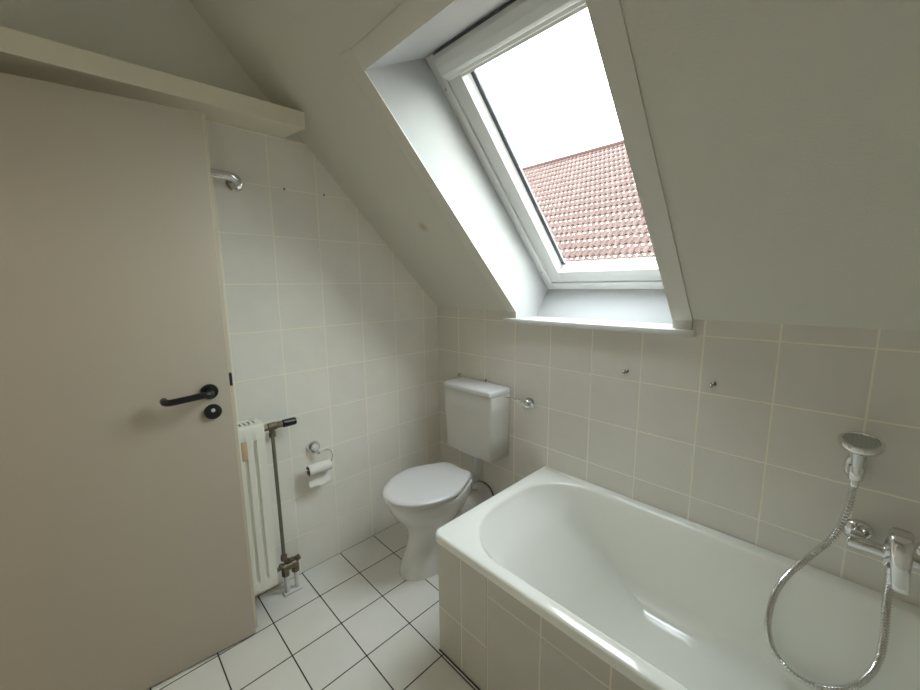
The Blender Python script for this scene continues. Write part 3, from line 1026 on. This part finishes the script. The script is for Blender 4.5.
# ------------------------------------------------------------------ grab rail on the gable wall
gr = thing('grab_rail', (0.0, -1.05, 1.785), 'chrome wall rail high on the tiles beside the open door', 'rail')
for u in (1.048, 1.50):
    mb = MB()
    mb.lathe([(0.031, 0.0), (0.031, 0.007), (0.025, 0.014), (0.017, 0.015)], (0.001, -u, 1.786), (1, 0, 0), 28)
    mb.build('flange', 'chrome', gr)
mb = MB()
P = [(0.008, -1.048, 1.786), (0.03, -1.047, 1.788), (0.048, -1.050, 1.792), (0.059, -1.063, 1.795), (0.063, -1.085, 1.797), (0.063, -1.15, 1.797), (0.063, -1.46, 1.797),
     (0.059, -1.485, 1.795), (0.048, -1.497, 1.792), (0.03, -1.50, 1.788), (0.008, -1.50, 1.786)]
mb.tube(catmull(P, 6), 0.0160, 20)
mb.build('bar', 'chrome', gr)

# dowel holes left in a tile joint
for i, (u, z, lb) in enumerate(((0.856, 1.797, 'small dark dowel in the tile joint nearer the wall rail'), (0.678, 1.799, 'small dark dowel in the tile joint nearer the sloping ceiling'))):
    mb = MB()
    mb.lathe([(0.004, 0.0), (0.004, 0.001), (0.002, 0.0015)], (0.0, -u, z), (1, 0, 0), 12)
    tag(mb.build('wall_dowel', 'dark'), lb, 'dowel', 'dowels in the tiles under the beam')

# ------------------------------------------------------------------ towel hooks over the bath
for x, lb in ((1.147, 'small chrome wall hook over the bath, nearer the toilet'), (1.445, 'small chrome wall hook over the bath, nearer the shower head')):
    h = thing('wall_hook', (x, 0.0, 1.037), lb, 'hook', 'chrome hooks on the tiles over the bath')
    mb = MB()
    mb.lathe([(0.0085, 0), (0.0085, 0.004), (0.006, 0.007), (0.004, 0.008)], (x, -0.0005, 1.037), (0, -1, 0), 18)
    mb.build('base', 'dark_steel', h)
    mb = MB()
    mb.tube(catmull([(x, -0.006, 1.037), (x, -0.018, 1.034), (x, -0.027, 1.033), (x, -0.032, 1.038)], 5), [0.0036] * 15 + [0.0036], 10)
    mb.lathe([(0.002, -0.006), (0.0058, -0.004), (0.0066, 0), (0.0058, 0.004), (0.002, 0.006)], (x, -0.032, 1.038), (0, -0.6, 1), 14)
    mb.build('peg', 'dark_steel', h)

# ------------------------------------------------------------------ bath mixer
SX = 1.807
mix = thing('bath_mixer', (1.90, 0.0, 0.655), 'chrome single-lever bath mixer tap on the tiles above the bath', 'tap')
for x in (1.830, 1.968):
    mb = MB()
    mb.lathe([(0.034, 0.0), (0.034, 0.004), (0.028, 0.014), (0.019, 0.020), (0.016, 0.022), (0.016, 0.040)], (x, -0.001, 0.670), (0, -1, 0), 32)
    mb.build('escutcheon', 'chrome', mix)
mb = MB()
mb.lathe([(0.014, 0.0), (0.0175, 0.003), (0.0185, 0.006), (0.0185, 0.182), (0.0175, 0.185), (0.014, 0.188)], (1.808, -0.058, 0.660), (1, 0, 0), 28)
mb.lathe([(0.024, 0.0), (0.026, 0.004), (0.026, 0.044), (0.024, 0.048)], (1.878, -0.058, 0.660), (1, 0, 0), 28)
mb.tube([(1.902, -0.060, 0.655), (1.902, -0.085, 0.645)], 0.024, 24)
mb.lathe([(0.013, 0), (0.013, 0.016), (0.010, 0.018)], (1.897, -0.082, 0.636), (0, 0, -1), 18)
body = mb.build('mixer_body', 'chrome', mix)
mb = MB()
mb.tube([(1.902, -0.06, 0.67), (1.902, -0.064, 0.69), (1.902, -0.072, 0.712)], [0.026, 0.025, 0.022], 24)
mb.build('cartridge_cap', 'chrome', mix)
def lring(c, hw, hd, n=16, p=3.2):
    return [Vector(c) + Vector((hw * math.copysign(abs(math.cos(2 * PI * k / n)) ** (2 / p), math.cos(2 * PI * k / n)), hd * math.copysign(abs(math.sin(2 * PI * k / n)) ** (2 / p), math.sin(2 * PI * k / n)), 0)) for k in range(n)]
mb = MB()
mb.loft([lring((1.903, -0.070, 0.736), 0.018, 0.018), lring((1.903, -0.076, 0.732), 0.023, 0.026), lring((1.904, -0.090, 0.716), 0.023, 0.026), lring((1.905, -0.106, 0.690), 0.020, 0.018),
         lring((1.907, -0.115, 0.655), 0.018, 0.012), lring((1.910, -0.120, 0.625), 0.017, 0.010), lring((1.912, -0.122, 0.604), 0.0165, 0.009), lring((1.912, -0.122, 0.598), 0.013, 0.006)])
mb.build('lever', 'chrome', mix, angle=50)

# ------------------------------------------------------------------ hand shower, its bracket and hose
br = thing('shower_bracket', (SX, 0.0, 0.855), 'oval chrome wall bracket holding the hand shower', 'bracket')
mb = MB()
mb.lathe([(0.026, 0.0), (0.026, 0.004), (0.022, 0.010), (0.012, 0.012)], (SX - 0.002, -0.001, 0.860), (0, -1, 0), 28, sx=0.90, sy=1.6)
mb.build('wall_plate', 'chrome', br)
mb = MB()
rg = []
for z, ro_ in ((0.838, 0.0155), (0.842, 0.0170), (0.872, 0.0185), (0.876, 0.017)):
    rg.append([(SX + ro_ * math.cos(2 * PI * k / 20), -0.046 + ro_ * math.sin(2 * PI * k / 20), z) for k in range(20)])
for z, ro_ in ((0.876, 0.0145), (0.838, 0.0115)):
    rg.append([(SX + ro_ * math.cos(2 * PI * k / 20), -0.046 + ro_ * math.sin(2 * PI * k / 20), z) for k in range(20)])
rg.append(rg[0])
mb.loft(rg, False, False)
mb.tube([(SX, -0.010, 0.856), (SX, -0.030, 0.856)], 0.011, 14)
mb.build('cradle', 'chrome', br)

hsw = thing('hand_shower', (SX, -0.05, 0.86), 'round chrome hand shower head resting upright in its wall bracket', 'shower head')
ax = Vector((0.0, -0.14, 1.0)).normalized()
base = Vector((SX, -0.046, 0.842))
def hp(h):
    return base + ax * h
mb = MB()
mb.tube([hp(h) for h in (-0.012, 0.0, 0.004, 0.03, 0.050, 0.070, 0.084)], [0.0085, 0.0095, 0.0110, 0.0125, 0.0140, 0.0160, 0.0175], 22)
mb.build('handle', 'steel', hsw)
dn = Vector((0.02, -0.30, 1.0)).normalized()
dc = hp(0.100)
mb = MB()
mb.lathe([(0.014, -0.020), (0.030, -0.013), (0.042, -0.005), (0.0465, 0.003), (0.0465, 0.011), (0.0435, 0.0155), (0.037, 0.0165), (0.035, 0.011)], dc, dn, 40)
mb.build('head_shell', 'chrome', hsw)
mb = MB()
mb.lathe([(0.0355, 0.0100), (0.035, 0.0122), (0.018, 0.0135), (0.002, 0.014)], dc, dn, 36)
fcp = mb.build('spray_plate', 'rubber', hsw)
mb = MB()
uu = dn.cross(Vector((1, 0, 0))).normalized()
ww = dn.cross(uu)
for rr, cnt in ((0.010, 6), (0.019, 12), (0.028, 18)):
    for k in range(cnt):
        a = 2 * PI * k / cnt
        mb.lathe([(0.0014, 0.0), (0.0012, 0.0022)], dc + dn * 0.0125 + (uu * math.cos(a) + ww * math.sin(a)) * rr, dn, 6)
mb.build('nozzles', 'steel', fcp)

hose_pts = [(1.807, -0.045, 0.832), (1.806, -0.048, 0.805), (1.803, -0.062, 0.758), (1.793, -0.080, 0.711), (1.776, -0.096, 0.662), (1.750, -0.10, 0.612), (1.722, -0.10, 0.558),
            (1.694, -0.10, 0.495), (1.674, -0.10, 0.421), (1.668, -0.10, 0.332), (1.678, -0.10, 0.268), (1.704, -0.102, 0.223), (1.740, -0.104, 0.201), (1.779, -0.106, 0.198),
            (1.820, -0.106, 0.216), (1.858, -0.104, 0.251), (1.886, -0.098, 0.303), (1.901, -0.092, 0.366), (1.903, -0.088, 0.435), (1.899, -0.084, 0.509), (1.897, -0.083, 0.575), (1.897, -0.082, 0.600)]
fine = catmull(hose_pts, 30)
# resample evenly, then ripple the radius
acc = [0.0]
for a, b in zip(fine, fine[1:]):
    acc.append(acc[-1] + (b - a).length)
STEP = 0.00225
cnt = int(acc[-1] / STEP)
res, j = [], 0
for i in range(cnt + 1):
    d = i * STEP
    while j < len(acc) - 2 and acc[j + 1] < d:
        j += 1
    t = (d - acc[j]) / max(1e-9, acc[j + 1] - acc[j])
    res.append(fine[j].lerp(fine[j + 1], min(1, t)))
rad_ = [0.0082 + 0.0019 * math.cos(2 * PI * i / 4) for i in range(len(res))]
hose = thing('shower_hose', (1.75, -0.10, 0.2), 'ribbed chrome shower hose looping down into the bath from mixer to hand shower', 'hose')
mb = MB()
mb.tube(res, rad_, 12)
mb.build('hose_tube', 'chrome', hose)
for p, q in (((1.807, -0.0445, 0.838), (1.8065, -0.0465, 0.812)), ((1.897, -0.082, 0.622), (1.897, -0.083, 0.590))):
    mb = MB()
    p, q = Vector(p), Vector(q)
    mb.tube([p, p.lerp(q, 0.1), p.lerp(q, 0.6), q], [0.0085, 0.0102, 0.0100, 0.0078], 18)
    mb.build('hose_nut', 'chrome', hose)

# ================================================================== the house across the way
RH, RY, RP = 6.5, 13.3, math.radians(38)
cp, sp_ = math.cos(RP), math.sin(RP)
nb = thing('neighbour_house', (-4.0, 14.0, -2.0), 'neighbouring house with a red clay tiled roof seen through the window', 'house', kind='thing')
XA, NCOL, NROW, SUB = -15.0, 98, 26, 6
bm = bmesh.new()
lay = bm.loops.layers.color.new('tile_tone')
prof = [0.0, 0.05, 0.75, 1.0, 0.95, 0.45]      # one pantile across
def tile_pt(ci, si, s, up):
    x = XA + (ci + si / SUB) * TW
    h = 0.080 * prof[si % SUB] + up
    return (x, RY - s * cp + h * sp_, RH - s * sp_ + h * cp)
rows = []
tone = [[random.random() for _ in range(NCOL)] for _ in range(NROW)]
for r in range(NROW):
    line = []
    for s, up in ((r * ROW, 0.0), (r * ROW + ROW * 0.5, 0.026), ((r + 1) * ROW, 0.056), ((r + 1) * ROW - 0.055, 0.004)):
        ln = []
        for c in range(NCOL):
            for si in range(SUB):
                ln.append(bm.verts.new(tile_pt(c, si, s, up)))
        ln.append(bm.verts.new(tile_pt(NCOL, 0, s, up)))
        line.append(ln)
    for a, b in zip(line, line[1:]):
        for i in range(len(a) - 1):
            f = bm.faces.new((a[i], a[i + 1], b[i + 1], b[i]))
            tv = tone[r][min(NCOL - 1, i // SUB)]
            for lp in f.loops:
                lp[lay] = (tv, tv, tv, 1)
bmesh.ops.recalc_face_normals(bm, faces=bm.faces[:])
me = bpy.data.meshes.new('roof_slope')
bm.to_mesh(me)
bm.free()
me.materials.append(M['roof_tile'])
me.shade_smooth()
me.set_sharp_from_angle(angle=math.radians(50))
ro = bpy.data.objects.new('roof_slope', me)
COL.objects.link(ro)
place(ro, nb)
XB = XA + NCOL * TW
mb = MB()
mb.tube([(XA, RY + 0.02, RH + 0.0), (XB, RY + 0.02, RH + 0.0)], 0.11, 16)
rc = mb.build('ridge_tiles', M['roof_tile'], nb)
ey, ez = RY - NROW * ROW * cp, RH - NROW * ROW * sp_
mb = MB()
mb.prism([(RY, RH - 0.03), (ey + 0.05, ez - 0.03), (ey + 0.5, ez - 0.1), (ey + 0.5, -3.0), (2 * RY - ey, -3.0), (2 * RY - ey, ez - 0.1)], 'x', XA + 0.1, XB - 0.1)
mb.build('house_wall', 'brick', nb, smooth=False)
